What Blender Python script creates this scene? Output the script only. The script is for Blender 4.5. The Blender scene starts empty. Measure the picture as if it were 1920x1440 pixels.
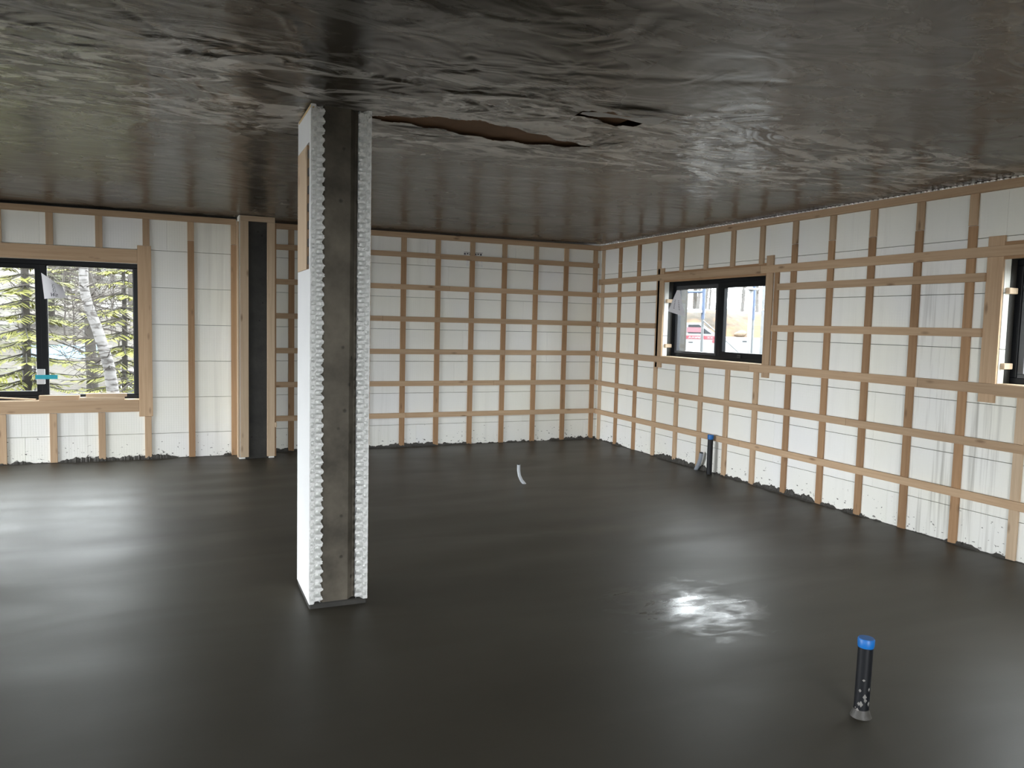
import bpy, math, random
import numpy as np
from mathutils import Vector, Matrix

random.seed(7)
rng = np.random.default_rng(11)
S = bpy.context.scene
COL = S.collection

# ------------------------------------------------------------------ camera
F_PX, CX, CY, CZ = 1465.457, -5.47829, -9.63812, 1.60232
YAW, PITCH, ROLL = 0.40879, 0.07683, 0.02392
fw = Vector((math.sin(YAW)*math.cos(PITCH), math.cos(YAW)*math.cos(PITCH), -math.sin(PITCH)))
r0 = Vector((math.cos(YAW), -math.sin(YAW), 0)); u0 = r0.cross(fw)
rt = math.cos(ROLL)*r0 + math.sin(ROLL)*u0
up = -math.sin(ROLL)*r0 + math.cos(ROLL)*u0
cam_d = bpy.data.cameras.new('camera'); cam = bpy.data.objects.new('camera', cam_d); COL.objects.link(cam)
cam_d.sensor_fit = 'HORIZONTAL'; cam_d.sensor_width = 36; cam_d.lens = F_PX/1920*36
cam_d.clip_start = 0.05; cam_d.clip_end = 400
cam.matrix_world = Matrix(((rt.x, up.x, -fw.x, CX), (rt.y, up.y, -fw.y, CY), (rt.z, up.z, -fw.z, CZ), (0, 0, 0, 1)))
S.camera = cam

# ------------------------------------------------------------------ sky, daylight, exposure
W = bpy.data.worlds.new('overcast_sky'); S.world = W; W.use_nodes = True
bg = W.node_tree.nodes['Background']
bg.inputs['Color'].default_value = (0.95, 0.975, 1.0, 1)
bg.inputs['Strength'].default_value = 29.5
S.view_settings.view_transform = 'Standard'; S.view_settings.look = 'None'
S.view_settings.gamma = 1.0; S.view_settings.use_curve_mapping = False
S.view_settings.exposure = 0.0
S.cycles.max_bounces = 10; S.cycles.diffuse_bounces = 6; S.cycles.glossy_bounces = 4
S.cycles.transparent_max_bounces = 12

def portal(name, loc, size, direction):          # sampling aid for the sky through a wall opening; it gives off no light itself
    d = bpy.data.lights.new(name, 'AREA'); d.shape = 'RECTANGLE'; d.size, d.size_y = size
    d.cycles.is_portal = True
    o = bpy.data.objects.new(name, d); COL.objects.link(o); o.location = loc
    o.rotation_euler = Vector(direction).to_track_quat('-Z', 'Y').to_euler()

# ------------------------------------------------------------------ dimensions (metres; corner of the two walls at the origin)
H = 2.7355                     # ceiling
CO = 0.4064                    # foam course height
SEAM0 = 0.283
ST = 0.4573                    # strip spacing
FB, FR, FL = 0.012, 0.012, -0.098      # foam faces: back wall (y), right wall (x), window wall (y)
FT = 0.0635                    # foam thickness
WT = 0.33                      # wall thickness
XW, YS = -13.5, -13.2           # unseen far walls
WIN1 = (-7.67, -5.84, 0.667, 2.160)       # x0,x1,z0,z1
WIN2 = (-3.36, -1.575, 1.250, 2.155)      # y0,y1,z0,z1
WIN3 = (-7.62, -5.835, 1.250, 2.155)
DOORW = (-5.6, -0.6, 0.0, 2.38)           # openings in the unseen walls
FILL_W = (-12.4, -10.6, 0.667, 2.16)  # opening added in the unseen west wall for fill light
FILL_S = (-6.15, -3.6, 0.3, 2.16)  # opening added behind the camera to brighten the back wall
for _n, _w, _loc, _d in (('patio', DOORW, 'w', (1, 0, 0)), ('west', FILL_W, 'w', (1, 0, 0)), ('south', FILL_S, 's', (0, 1, 0)),
                         ('window_1', WIN1, 'n', (0, -1, 0)), ('window_2', WIN2, 'e', (-1, 0, 0)), ('window_3', WIN3, 'e', (-1, 0, 0))):
    _a, _z = (_w[0]+_w[1])/2, (_w[2]+_w[3])/2
    _p = {'w': (XW-0.36, _a, _z), 'e': (0.38, _a, _z), 'n': (_a, 0.27, _z), 's': (_a, YS-0.36, _z)}[_loc]
    portal('daylight_portal_'+_n, _p, (_w[1]-_w[0], _w[3]-_w[2]), _d)

# ------------------------------------------------------------------ node helpers
class NT:
    def __init__(s, name):
        s.m = bpy.data.materials.new(name); s.m.use_nodes = True
        s.t = s.m.node_tree; s.t.nodes.clear()
        s.out = s.n('ShaderNodeOutputMaterial')
    def n(s, typ, **kw):
        nd = s.t.nodes.new(typ)
        for k, v in kw.items():
            if k.startswith('i_'): nd.inputs[k[2:].replace('_', ' ')].default_value = v
            else: setattr(nd, k, v)
        return nd
    def l(s, a, b): s.t.links.new(a, b)
    def coord(s, scale=(1, 1, 1), kind='Object'):
        tc = s.n('ShaderNodeTexCoord'); mp = s.n('ShaderNodeMapping'); mp.inputs['Scale'].default_value = scale
        s.l(tc.outputs[kind], mp.inputs['Vector']); return mp.outputs[0]
    def noise(s, vec, scale, detail=3, rough=0.55, dist=0.0):
        nd = s.n('ShaderNodeTexNoise', i_Scale=scale, i_Detail=detail, i_Roughness=rough, i_Distortion=dist)
        s.l(vec, nd.inputs['Vector']); return nd.outputs['Fac']
    def ramp(s, fac, stops):
        nd = s.n('ShaderNodeValToRGB'); e = nd.color_ramp.elements
        while len(e) < len(stops): e.new(0.5)
        for el, (p, c) in zip(e, stops):
            el.position = p; el.color = (c, c, c, 1) if isinstance(c, (int, float)) else (*c, 1)
        s.l(fac, nd.inputs[0]); return nd.outputs[0]
    def mix(s, fac, a, b, mode='MIX'):
        nd = s.n('ShaderNodeMix', data_type='RGBA', blend_type=mode)
        for i, v in ((0, fac), (6, a), (7, b)):
            if hasattr(v, 'is_linked'): s.l(v, nd.inputs[i])
            elif i == 0: nd.inputs[0].default_value = v
            else: nd.inputs[i].default_value = (*v, 1)
        return nd.outputs[2]
    def math(s, op, a, b=None, clamp=False):
        nd = s.n('ShaderNodeMath', operation=op, use_clamp=clamp)
        for i, v in ((0, a), (1, b)):
            if v is None: continue
            if hasattr(v, 'is_linked'): s.l(v, nd.inputs[i])
            else: nd.inputs[i].default_value = v
        return nd.outputs[0]
    def bump(s, h, strength, dist, normal=None):
        nd = s.n('ShaderNodeBump', i_Strength=strength, i_Distance=dist); s.l(h, nd.inputs['Height'])
        if normal is not None: s.l(normal, nd.inputs['Normal'])
        return nd.outputs[0]
    def bsdf(s, color=None, rough=0.6, normal=None, **kw):
        p = s.n('ShaderNodeBsdfPrincipled')
        if hasattr(color, 'is_linked'): s.l(color, p.inputs['Base Color'])
        elif color is not None: p.inputs['Base Color'].default_value = (*color, 1)
        if hasattr(rough, 'is_linked'): s.l(rough, p.inputs['Roughness'])
        else: p.inputs['Roughness'].default_value = rough
        if normal is not None: s.l(normal, p.inputs['Normal'])
        for k, v in kw.items(): p.inputs[k.replace('_', ' ')].default_value = v
        s.l(p.outputs[0], s.out.inputs[0]); return p

def plain(name, color, rough=0.5, var=0.12, scale=20, bump=0.0, **kw):
    n = NT(name); v = n.coord()
    f = n.noise(v, scale, 4)
    a = tuple(c*(1-var) for c in color); b = tuple(min(1, c*(1+var)) for c in color)
    nm = n.bump(f, bump, 0.01) if bump else None
    n.bsdf(n.mix(f, a, b), rough, nm, **kw); return n.m

def wood(name, light, dark, axis, spread=0.25):
    """sawn softwood, grain along the given world axis"""
    n = NT(name)
    sc = [42, 42, 42]; sc['xyz'.index(axis)] = 1.6
    oi = n.n('ShaderNodeObjectInfo')
    v = n.coord(tuple(sc))
    add = n.n('ShaderNodeVectorMath', operation='ADD'); n.l(v, add.inputs[0])
    cmb = n.n('ShaderNodeCombineXYZ'); r9 = n.math('MULTIPLY', oi.outputs['Random'], 57.0)
    n.l(r9, cmb.inputs[0]); n.l(r9, cmb.inputs[1]); n.l(r9, cmb.inputs[2]); n.l(cmb.outputs[0], add.inputs[1])
    g = n.noise(add.outputs[0], 1.0, 4, 0.6, 0.6)
    c = n.mix(n.ramp(g, [(0.35, 0.0), (0.72, 1.0)]), light, dark)
    # knots
    sk = [10, 10, 10]; sk['xyz'.index(axis)] = 3.2
    vo = n.n('ShaderNodeTexVoronoi', i_Scale=1.0); n.l(n.coord(tuple(sk)), vo.inputs['Vector'])
    k = n.ramp(vo.outputs['Distance'], [(0.05, 1.0), (0.17, 0.0)])
    c = n.mix(n.math('MULTIPLY', k, 0.65), c, (0.13, 0.07, 0.035))
    hv = n.n('ShaderNodeHueSaturation'); n.l(c, hv.inputs['Color'])
    n.l(n.math('ADD', n.math('MULTIPLY', oi.outputs['Random'], spread), 1.0-spread/2), hv.inputs['Value'])
    n.bsdf(hv.outputs[0], 0.75, n.bump(g, 0.25, 0.004)); return n.m

# ------------------------------------------------------------------ materials
def foam_material():
    n = NT('expanded_foam'); v = n.coord()
    sep = n.n('ShaderNodeSeparateXYZ'); n.l(v, sep.inputs[0])
    big = n.noise(v, 0.9, 2)
    c = n.mix(n.ramp(big, [(0.35, 0), (0.65, 1)]), (0.90, 0.90, 0.825), (0.89, 0.90, 0.895))
    oi = n.n('ShaderNodeObjectInfo')
    c = n.mix(n.math('MULTIPLY', oi.outputs['Random'], 0.30), c, (0.86, 0.86, 0.75))
    # moulded fine vertical flutes and faint rows
    fl = n.math('ADD', n.math('SINE', n.math('MULTIPLY', n.math('ADD', sep.outputs[0], sep.outputs[1]), 248.0)),
                n.math('MULTIPLY', n.math('SINE', n.math('MULTIPLY', sep.outputs[2], 248.0)), 0.5))
    # dirty water streaks running down (a few patches along the walls)
    st = n.noise(n.coord((9, 9, 0.35)), 1.5, 4, 0.6)
    pat = n.noise(n.coord((0.55, 0.55, 0.12)), 1.35, 1)
    dirt = n.math('MULTIPLY', n.ramp(st, [(0.50, 0), (0.70, 1)]), n.ramp(pat, [(0.52, 0), (0.66, 1)]))
    dirt = n.math('MULTIPLY', dirt, n.ramp(n.math('ADD', sep.outputs[0], 0.3), [(0.2, 1), (0.28, 0.25)]))
    c = n.mix(n.math('MULTIPLY', dirt, 0.30), c, (0.30, 0.29, 0.25))
    # runs below the third window
    yy = n.math('ABSOLUTE', n.math('ADD', sep.outputs[1], 5.55))
    near = n.ramp(yy, [(0.25, 1.0), (0.62, 0.0)])
    xr = n.ramp(n.math('ADD', sep.outputs[0], 0.3), [(0.2, 0), (0.25, 1)])
    st2 = n.noise(n.coord((13, 13, 0.45)), 1.3, 3, 0.6)
    d2 = n.math('MULTIPLY', n.math('MULTIPLY', n.math('MULTIPLY', near, n.ramp(n.math('MULTIPLY', sep.outputs[2], 0.4), [(0.70, 1), (0.88, 0)])), xr), n.ramp(st2, [(0.50, 0), (0.68, 1)]))
    c = n.mix(n.math('MULTIPLY', d2, 0.6), c, (0.27, 0.26, 0.22))
    # concrete spatter close to the slab
    sp = n.noise(n.coord((17, 17, 30)), 1.6, 2, 0.5)
    low = n.ramp(sep.outputs[2], [(0.02, 1.0), (0.36, 0.0)])
    thr = n.math('SUBTRACT', sp, n.math('SUBTRACT', 0.78, n.math('MULTIPLY', low, 0.14)))
    spot = n.math('MULTIPLY', n.ramp(thr, [(0.0, 0), (0.03, 1)]), n.ramp(sep.outputs[2], [(0.28, 1.0), (0.42, 0.0)]))
    c = n.mix(n.math('MULTIPLY', spot, 0.85), c, (0.09, 0.085, 0.075))
    be = n.noise(v, 160, 2)
    nm = n.bump(be, 0.12, 0.004, n.bump(fl, 0.10, 0.002))
    n.bsdf(c, 0.8, nm); return n.m
M_FOAM = foam_material()

def foam_raw(name):
    n = NT(name); v = n.coord()
    vo = n.n('ShaderNodeTexVoronoi', i_Scale=170.0); n.l(v, vo.inputs['Vector'])
    c = n.mix(n.ramp(n.noise(v, 60, 3), [(0.3, 0), (0.75, 1)]), (0.84, 0.85, 0.84), (0.70, 0.71, 0.69))
    n.bsdf(c, 0.8, n.bump(vo.outputs['Distance'], 0.25, 0.004)); return n.m
M_FOAMRAW = foam_raw('broken_foam_edge')
def foam_clean():
    n = NT('clean_foam'); v = n.coord()
    sep = n.n('ShaderNodeSeparateXYZ'); n.l(v, sep.inputs[0])
    fl = n.math('SINE', n.math('MULTIPLY', n.math('ADD', sep.outputs[2], sep.outputs[1]), 200.0))
    n.bsdf(n.mix(n.noise(v, 5, 3), (0.78, 0.80, 0.81), (0.72, 0.74, 0.75)), 0.75, n.bump(fl, 0.15, 0.002)); return n.m
M_FOAMCLEAN = foam_clean()

def concrete(name, a, b, rough=0.75):
    n = NT(name); v = n.coord()
    f1 = n.noise(v, 3.2, 5, 0.6); f2 = n.noise(v, 24, 3)
    c = n.mix(n.ramp(f1, [(0.35, 0), (0.68, 1)]), a, b)
    vo = n.n('ShaderNodeTexVoronoi', i_Scale=9.0); n.l(v, vo.inputs['Vector'])
    pit = n.ramp(vo.outputs['Distance'], [(0.06, 1.0), (0.12, 0.0)])
    c = n.mix(n.math('MULTIPLY', pit, 0.7), c, tuple(x*0.25 for x in a))
    n.bsdf(c, rough, n.bump(n.math('SUBTRACT', f2, pit), 0.35, 0.01)); return n.m
M_CONC = concrete('cast_concrete', (0.050, 0.043, 0.031), (0.150, 0.132, 0.101))
M_CONCD = concrete('dark_concrete', (0.022, 0.022, 0.020), (0.050, 0.048, 0.042))
M_SPLASH = concrete('wet_concrete_edge', (0.035, 0.033, 0.029), (0.065, 0.062, 0.055), 0.55)

def floor_material():
    n = NT('wet_trowelled_concrete'); v = n.coord()
    f = n.noise(v, 0.55, 4, 0.55)
    c = n.mix(n.ramp(f, [(0.3, 0), (0.7, 1)]), (0.049, 0.044, 0.033), (0.062, 0.056, 0.043))
    sw = n.noise(n.coord((0.7, 2.2, 1)), 0.8, 3, 0.5, 0.8)
    r = n.ramp(sw, [(0.3, 0.40), (0.7, 0.50)])
    vs = n.n('ShaderNodeVectorMath', operation='DISTANCE'); n.l(v, vs.inputs[0]); vs.inputs[1].default_value = (-2.78, -6.02, 0)
    wet = n.ramp(n.math('ADD', vs.outputs['Value'], n.math('MULTIPLY', n.noise(n.coord((2.2, 4.5, 1)), 2.0, 4, 0.6, 0.8), 1.1)), [(0.62, 1.0), (1.02, 0.0)])
    r = n.mix(wet, r, (0.17, 0.17, 0.17))          # a puddle of bleed water
    fine = n.noise(n.coord((2.0, 9, 1)), 1.0, 2, 0.5, 0.0)
    ff = n.noise(v, 90, 2)
    nm = n.bump(ff, 0.03, 0.004, n.bump(fine, 0.035, 0.010))
    n.bsdf(c, r, nm, Specular_IOR_Level=0.20); return n.m
M_FLOOR = floor_material()

def ceiling_material():
    n = NT('grey_ceiling_membrane'); v = n.coord()
    f = n.noise(v, 0.7, 4, 0.6)
    c = n.mix(n.ramp(f, [(0.3, 0), (0.7, 1)]), (0.036, 0.030, 0.022), (0.060, 0.051, 0.038))
    # pale smears and veins: wrinkle highlights painted into the film colour around the laps
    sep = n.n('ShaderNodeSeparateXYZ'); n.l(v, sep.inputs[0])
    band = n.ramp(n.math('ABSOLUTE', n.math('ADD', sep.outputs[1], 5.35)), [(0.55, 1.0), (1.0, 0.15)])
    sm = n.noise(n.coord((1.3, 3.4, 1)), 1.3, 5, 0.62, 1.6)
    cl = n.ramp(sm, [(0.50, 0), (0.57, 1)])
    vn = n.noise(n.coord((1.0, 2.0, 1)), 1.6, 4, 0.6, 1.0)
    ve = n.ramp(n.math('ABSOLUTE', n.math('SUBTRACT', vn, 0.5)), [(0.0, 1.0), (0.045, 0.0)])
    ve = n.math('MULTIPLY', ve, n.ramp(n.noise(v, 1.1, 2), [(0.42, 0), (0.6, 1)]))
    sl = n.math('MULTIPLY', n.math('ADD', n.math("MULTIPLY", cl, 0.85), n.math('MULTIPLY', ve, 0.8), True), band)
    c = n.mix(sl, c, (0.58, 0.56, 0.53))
    w1 = n.noise(n.coord((1.3, 1.8, 1)), 1.5, 2, 0.5, 1.5)
    wr = n.math('MULTIPLY', w1, n.math('ADD', n.math('MULTIPLY', band, 0.8), 0.25))
    nm = n.bump(wr, 0.6, 0.05)
    n.bsdf(c, n.ramp(f, [(0.3, 0.21), (0.7, 0.31)]), nm, Specular_IOR_Level=0.45, Specular_Tint=(1.0, 0.94, 0.86, 1)); return n.m
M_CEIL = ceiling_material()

WOODV = {a: wood('strip_wood_tan_'+a, (0.52, 0.370, 0.235), (0.42, 0.285, 0.172), a) for a in 'xyz'}
WOODB = {a: wood('strip_wood_brown_'+a, (0.40, 0.245, 0.130), (0.30, 0.172, 0.086), a) for a in 'xyz'}
WOODL = {a: wood('strip_wood_pale_'+a, (0.62, 0.48, 0.335), (0.52, 0.385, 0.255), a) for a in 'xyz'}
M_DECK = plain('raw_brown_deck', (0.20, 0.11, 0.055), 0.85, 0.3, 6)
M_FRAME = plain('black_window_vinyl', (0.006, 0.007, 0.009), 0.4, 0.1, 30, Specular_IOR_Level=0.2)
M_SASH = plain('charcoal_sash_vinyl', (0.045, 0.048, 0.055), 0.30, 0.1, 30)
M_MEMB = plain('dark_flashing_membrane', (0.035, 0.033, 0.028), 0.5, 0.3, 12)
M_PIPE = plain('black_abs_pipe', (0.007, 0.008, 0.010), 0.45, 0.2, 40, Specular_IOR_Level=0.3)
M_TAPEB = plain('blue_tape', (0.003, 0.125, 0.42), 0.45, 0.12, 40)
M_TEAL = plain('teal_tape', (0.01, 0.36, 0.46), 0.4, 0.12, 40)
M_COND = plain('grey_pvc_conduit', (0.27, 0.30, 0.34), 0.35, 0.12, 30)
M_CONDL = plain('pale_grey_conduit', (0.50, 0.53, 0.56), 0.30, 0.1, 30)
M_PAPER = plain('white_paper', (0.74, 0.74, 0.78), 0.7, 0.04, 15)
M_INK = plain('dark_print', (0.10, 0.10, 0.12), 0.7, 0.2, 40)
M_SILV = plain('silver_foam_block', (0.62, 0.63, 0.64), 0.35, 0.1, 25)
M_BLACK = plain('black_plastic_web', (0.008, 0.008, 0.008), 0.5, 0.1, 20)
M_WHITE = plain('white_plastic', (0.82, 0.83, 0.82), 0.5, 0.04, 20)

def glass_material():
    n = NT('window_glass')
    fr = n.n('ShaderNodeFresnel'); ge = n.n('ShaderNodeNewGeometry')
    n.l(n.math('SUBTRACT', 1.5, n.math('MULTIPLY', ge.outputs['Backfacing'], 1.5-1/1.5)), fr.inputs['IOR'])   # same reflectance from both sides of the pane
    tr = n.n('ShaderNodeBsdfTransparent'); gl = n.n('ShaderNodeBsdfGlossy')
    tr.inputs[0].default_value = (0.79, 0.81, 0.81, 1); gl.inputs['Roughness'].default_value = 0.02
    mx = n.n('ShaderNodeMixShader'); n.l(fr.outputs[0], mx.inputs[0]); n.l(tr.outputs[0], mx.inputs[1]); n.l(gl.outputs[0], mx.inputs[2])
    n.l(mx.outputs[0], n.out.inputs[0]); return n.m
M_GLASS = glass_material()

# ------------------------------------------------------------------ mesh helpers
def mesh_obj(name, verts, faces, mat, parent=None, smooth=False, mats=None, midx=None):
    me = bpy.data.meshes.new(name); me.from_pydata([tuple(map(float, q)) for q in verts], [], faces)
    for m in (mats or [mat]): me.materials.append(m)
    if midx: me.polygons.foreach_set('material_index', midx)
    if smooth: me.polygons.foreach_set('use_smooth', [True]*len(me.polygons))
    me.update()
    o = bpy.data.objects.new(name, me); COL.objects.link(o)
    if parent: o.parent = parent
    return o

class MB:
    """collects boxes, tubes and sheets into one mesh"""
    def __init__(s): s.v, s.f, s.mi, s.cur = [], [], [], 0
    def mat(s, i): s.cur = i; return s
    def add(s, v, f):
        b = len(s.v); s.v += [tuple(q) for q in v]; s.f += [tuple(i+b for i in q) for q in f]; s.mi += [s.cur]*len(f); return s
    def box(s, x0, x1, y0, y1, z0, z1, c=0.0):
        if c <= 0:
            v = [(x, y, z) for z in (z0, z1) for y in (y0, y1) for x in (x0, x1)]
            return s.add(v, [(0, 2, 3, 1), (4, 5, 7, 6), (0, 1, 5, 4), (2, 6, 7, 3), (0, 4, 6, 2), (1, 3, 7, 5)])
        # chamfered box: every face inset by c
        v = []; idx = {}
        for i, (x, dx) in enumerate(((x0, c), (x1, -c))):
            for j, (y, dy) in enumerate(((y0, c), (y1, -c))):
                for k, (z, dz) in enumerate(((z0, c), (z1, -c))):
                    for a, q in enumerate(((x, y+dy, z+dz), (x+dx, y, z+dz), (x+dx, y+dy, z))):
                        idx[i, j, k, a] = len(v); v.append(q)
        g = lambda i, j, k, a: idx[i, j, k, a]
        f = [(g(0,0,0,0), g(0,0,1,0), g(0,1,1,0), g(0,1,0,0)), (g(1,0,0,0), g(1,1,0,0), g(1,1,1,0), g(1,0,1,0)),
             (g(0,0,0,1), g(1,0,0,1), g(1,0,1,1), g(0,0,1,1)), (g(0,1,0,1), g(0,1,1,1), g(1,1,1,1), g(1,1,0,1)),
             (g(0,0,0,2), g(0,1,0,2), g(1,1,0,2), g(1,0,0,2)), (g(0,0,1,2), g(1,0,1,2), g(1,1,1,2), g(0,1,1,2))]
        for i in (0, 1):
            for j in (0, 1):
                f.append((g(i,j,0,0), g(i,j,0,1), g(i,j,1,1), g(i,j,1,0)))
                f.append((g(i,0,j,0), g(i,0,j,2), g(i,1,j,2), g(i,1,j,0)))
                f.append((g(0,i,j,1), g(0,i,j,2), g(1,i,j,2), g(1,i,j,1)))
                for k in (0, 1): f.append((g(i,j,k,0), g(i,j,k,1), g(i,j,k,2)))
        return s.add(v, f)
    def tube(s, pts, r, n=10, cap=True):
        pts = [Vector(q) for q in pts]; rs = r if isinstance(r, (list, tuple)) else [r]*len(pts)
        v = []; f = []; ref = None
        for i, q in enumerate(pts):
            d = (pts[min(i+1, len(pts)-1)] - pts[max(i-1, 0)]).normalized()
            if ref is None: ref = d.orthogonal().normalized()
            else: ref = (ref - d*ref.dot(d)).normalized()
            b = d.cross(ref)
            v += [q + rs[i]*(math.cos(t)*ref + math.sin(t)*b) for t in (2*math.pi*k/n for k in range(n))]
        for i in range(len(pts)-1):
            for k in range(n): f.append((i*n+k, i*n+(k+1) % n, (i+1)*n+(k+1) % n, (i+1)*n+k))
        if cap:                                   # end caps with their own vertices keep the rim crisp under smooth shading
            e = len(v); v += v[:n]+v[e-n:e]; f += [tuple(range(e, e+n))[::-1], tuple(range(e+n, e+2*n))]
        return s.add(v, f)
    def build(s, name, mat, parent=None, smooth=False, loc=None):
        mats = mat if isinstance(mat, (list, tuple)) else [mat]
        o = mesh_obj(name, s.v, s.f, None, parent, smooth, mats, s.mi)
        if loc is not None: o.location = loc
        return o

def struct(o): o['kind'] = 'structure'; return o
def tag(o, label, cat, group=None):
    o['label'] = label; o['category'] = cat
    if group: o['group'] = group
    return o
def thing(name, label, cat, loc, rz=0.0, group=None):
    o = bpy.data.objects.new(name, None); COL.objects.link(o); o.empty_display_size = 0.1
    o.location = loc; o.rotation_euler = (0, 0, rz); return tag(o, label, cat, group)
def minus(rect, hole):
    """rectangle (a0,a1,z0,z1) minus an opening"""
    a0, a1, z0, z1 = rect; h0, h1, g0, g1 = hole
    h0, h1, g0, g1 = max(a0, h0), min(a1, h1), max(z0, g0), min(z1, g1)
    if h0 >= h1 or g0 >= g1: return [rect]
    out = []
    if h0 > a0: out.append((a0, h0, z0, z1))
    if h1 < a1: out.append((h1, a1, z0, z1))
    if g0 > z0: out.append((h0, h1, z0, g0))
    if g1 < z1: out.append((h0, h1, g1, z1))
    return [q for q in out if q[1]-q[0] > 0.004 and q[3]-q[2] > 0.004]
def cut(rect, holes):
    rs = [rect]
    for h in holes: rs = [q for r in rs for q in minus(r, h)]
    return rs

def wall(name, axis, face, out, a0, a1, holes, seed, mat_foam=None):
    """insulated-form wall: concrete core (root) + foam blocks (parts). axis: the axis the wall runs along;
    face: coordinate of the inner foam face; out: +1/-1 direction to the outside"""
    def put(mb, r, d0, d1, c=0.0):
        lo, hi = sorted((face+out*d0, face+out*d1))
        if axis == 'x': mb.box(r[0], r[1], lo, hi, r[2], r[3], c)
        else: mb.box(lo, hi, r[0], r[1], r[2], r[3], c)
    mb = MB()
    for r in cut((a0, a1, -0.12, H+0.02), holes): put(mb, r, FT+0.001, WT)
    root = struct(mb.build(name, M_CONCD))
    rnd = random.Random(seed); z = SEAM0-CO; k = 0
    while z < H:
        za, zb = max(z, -0.06), min(z+CO, H-0.030)
        a = a0 - rnd.random()*1.2
        while a < a1:
            b = a+1.2192; r = (max(a, a0), min(b, a1), za, zb)
            if r[1]-r[0] > 0.02:
                mb = MB()
                for q in cut((r[0]+0.0003, r[1]-0.0003, r[2]+0.0020, r[3]-0.0020), holes):
                    if q[1]-q[0] > 0.02 and q[3]-q[2] > 0.02: put(mb, q, rnd.random()*0.0015, FT, 0.0016)
                if mb.v: mb.build('foam_block', mat_foam or M_FOAM, root)
            a = b
        z += CO; k += 1
    return root

def ragged(name, axis, face, inw, a0, a1, parent, seed, hmax=0.05, step=0.02):
    """slurry left on the foam where the slab meets the wall"""
    rd = np.random.default_rng(seed); n = int((a1-a0)/step)+1
    t = np.linspace(0, 1, n); h = np.zeros(n)
    for f_, a_ in ((n/40, .5), (n/14, .35), (n/5, .35), (n/2.2, .2)):
        m = max(int(f_), 2); h += a_*np.interp(t*(m-1), np.arange(m), rd.random(m))
    h = np.clip((h-0.42)*1.7, 0.10, 1.0)*hmax*(0.8+0.4*rd.random(n))
    v = []; f = []
    for i in range(n):
        a = a0+(a1-a0)*t[i]; dep = 0.012+0.012*h[i]/hmax
        for d, z in ((0.0, h[i]), (dep*0.55, h[i]*0.92), (dep, h[i]*0.35), (dep+0.022, -0.012)):
            c = face+inw*d
            v.append((a, c, z) if axis == 'x' else (c, a, z))
        if i: f += [(4*(i-1)+k, 4*i+k, 4*i+k+1, 4*(i-1)+k+1) for k in range(3)]
    return mesh_obj(name, v, f, M_SPLASH, parent)

# ------------------------------------------------------------------ floor and ceiling
def axis_pts(*spans):      # (start, end, step) spans joined into one coordinate list
    out = []
    for a, b, st in spans: out += list(np.linspace(a, b, max(int(round((b-a)/st)), 1), endpoint=False))
    return np.array(out+[spans[-1][1]])
def grid(x0, x1, y0, y1, st, zf, flip=False, skip=None, xs=None, ys=None):
    xs = axis_pts((x0, x1, st)) if xs is None else xs; ys = axis_pts((y0, y1, st)) if ys is None else ys
    nx, ny = len(xs), len(ys)
    X, Y = np.meshgrid(xs, ys)
    Z = zf(X, Y); v = np.stack([X, Y, Z], -1).reshape(-1, 3)
    i = (np.arange(ny-1)[:, None]*nx+np.arange(nx-1)[None, :]).reshape(-1)
    q = np.stack([i, i+1, i+nx+1, i+nx], -1)
    if skip is not None:
        c = v[q].mean(1); q = q[~skip(c[:, 0], c[:, 1])]
    return v, (q[:, ::-1] if flip else q)
def np_mesh(name, v, q, mat, parent=None):
    me = bpy.data.meshes.new(name); me.vertices.add(len(v)); me.vertices.foreach_set('co', v.astype(np.float32).ravel())
    k = q.shape[1]
    me.loops.add(q.size); me.loops.foreach_set('vertex_index', q.astype(np.int32).ravel())
    me.polygons.add(len(q)); me.polygons.foreach_set('loop_start', np.arange(0, q.size, k, dtype=np.int32))
    me.polygons.foreach_set('loop_total', np.full(len(q), k, np.int32)); me.polygons.foreach_set('use_smooth', np.ones(len(q), bool))
    me.materials.append(mat); me.update(calc_edges=True)
    o = bpy.data.objects.new(name, me); COL.objects.link(o)
    if parent: o.parent = parent
    return o
def vnoise(X, Y, sx, sy, seed):
    """smooth value noise"""
    rd = np.random.default_rng(seed); T = rd.random((64, 64))*2-1
    u, w = X/sx, Y/sy; i, j = np.floor(u).astype(int), np.floor(w).astype(int); a, b = u-i, w-j
    a = a*a*a*(a*(a*6-15)+10); b = b*b*b*(b*(b*6-15)+10)
    g = lambda p, q: T[p % 64, q % 64]
    return (g(i, j)*(1-a)+g(i+1, j)*a)*(1-b)+(g(i, j+1)*(1-a)+g(i+1, j+1)*a)*b

def floor_z(X, Y):
    wob = 0.22*vnoise(X, Y, 1.8, 1.6, 1)+0.07*vnoise(X, Y, 0.7, 0.7, 2)
    sm = lambda t: np.clip(t, 0, 1)**2*(3-2*np.clip(t, 0, 1))
    # screed ridges: straight and parallel to the back wall on the left, sweeping arcs on the right
    a = np.exp(-((Y+2.1)/1.15)**2)*sm((-4.0-X)/0.9)*(0.75+0.35*vnoise(X, Y, 1.6, 0.8, 3))
    z = 0.0036*a*np.sin((Y+0.6*wob)*2*math.pi/0.43)
    arc = Y + wob + 0.12*np.clip(X+1.6, 0, 3)**2 + 0.05*np.clip(-1.9-X, 0, 3)**2
    b = np.exp(-((Y+4.5)/1.1)**2)*sm((X+4.3)/1.0)*sm((-0.5-X)/1.0)*(0.75+0.35*vnoise(X, Y, 1.4, 0.9, 6))
    z = z + 0.0026*b*np.sin(arc*2*math.pi/0.52)
    return z + 0.0020*vnoise(X, Y, 1.3, 0.8, 4) + 0.0007*vnoise(X, Y, 0.6, 0.34, 5)
v, q = grid(XW, 0.10, YS, 0.10, 0.04, floor_z)
floor = struct(np_mesh('floor', v, q, M_FLOOR))
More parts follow.
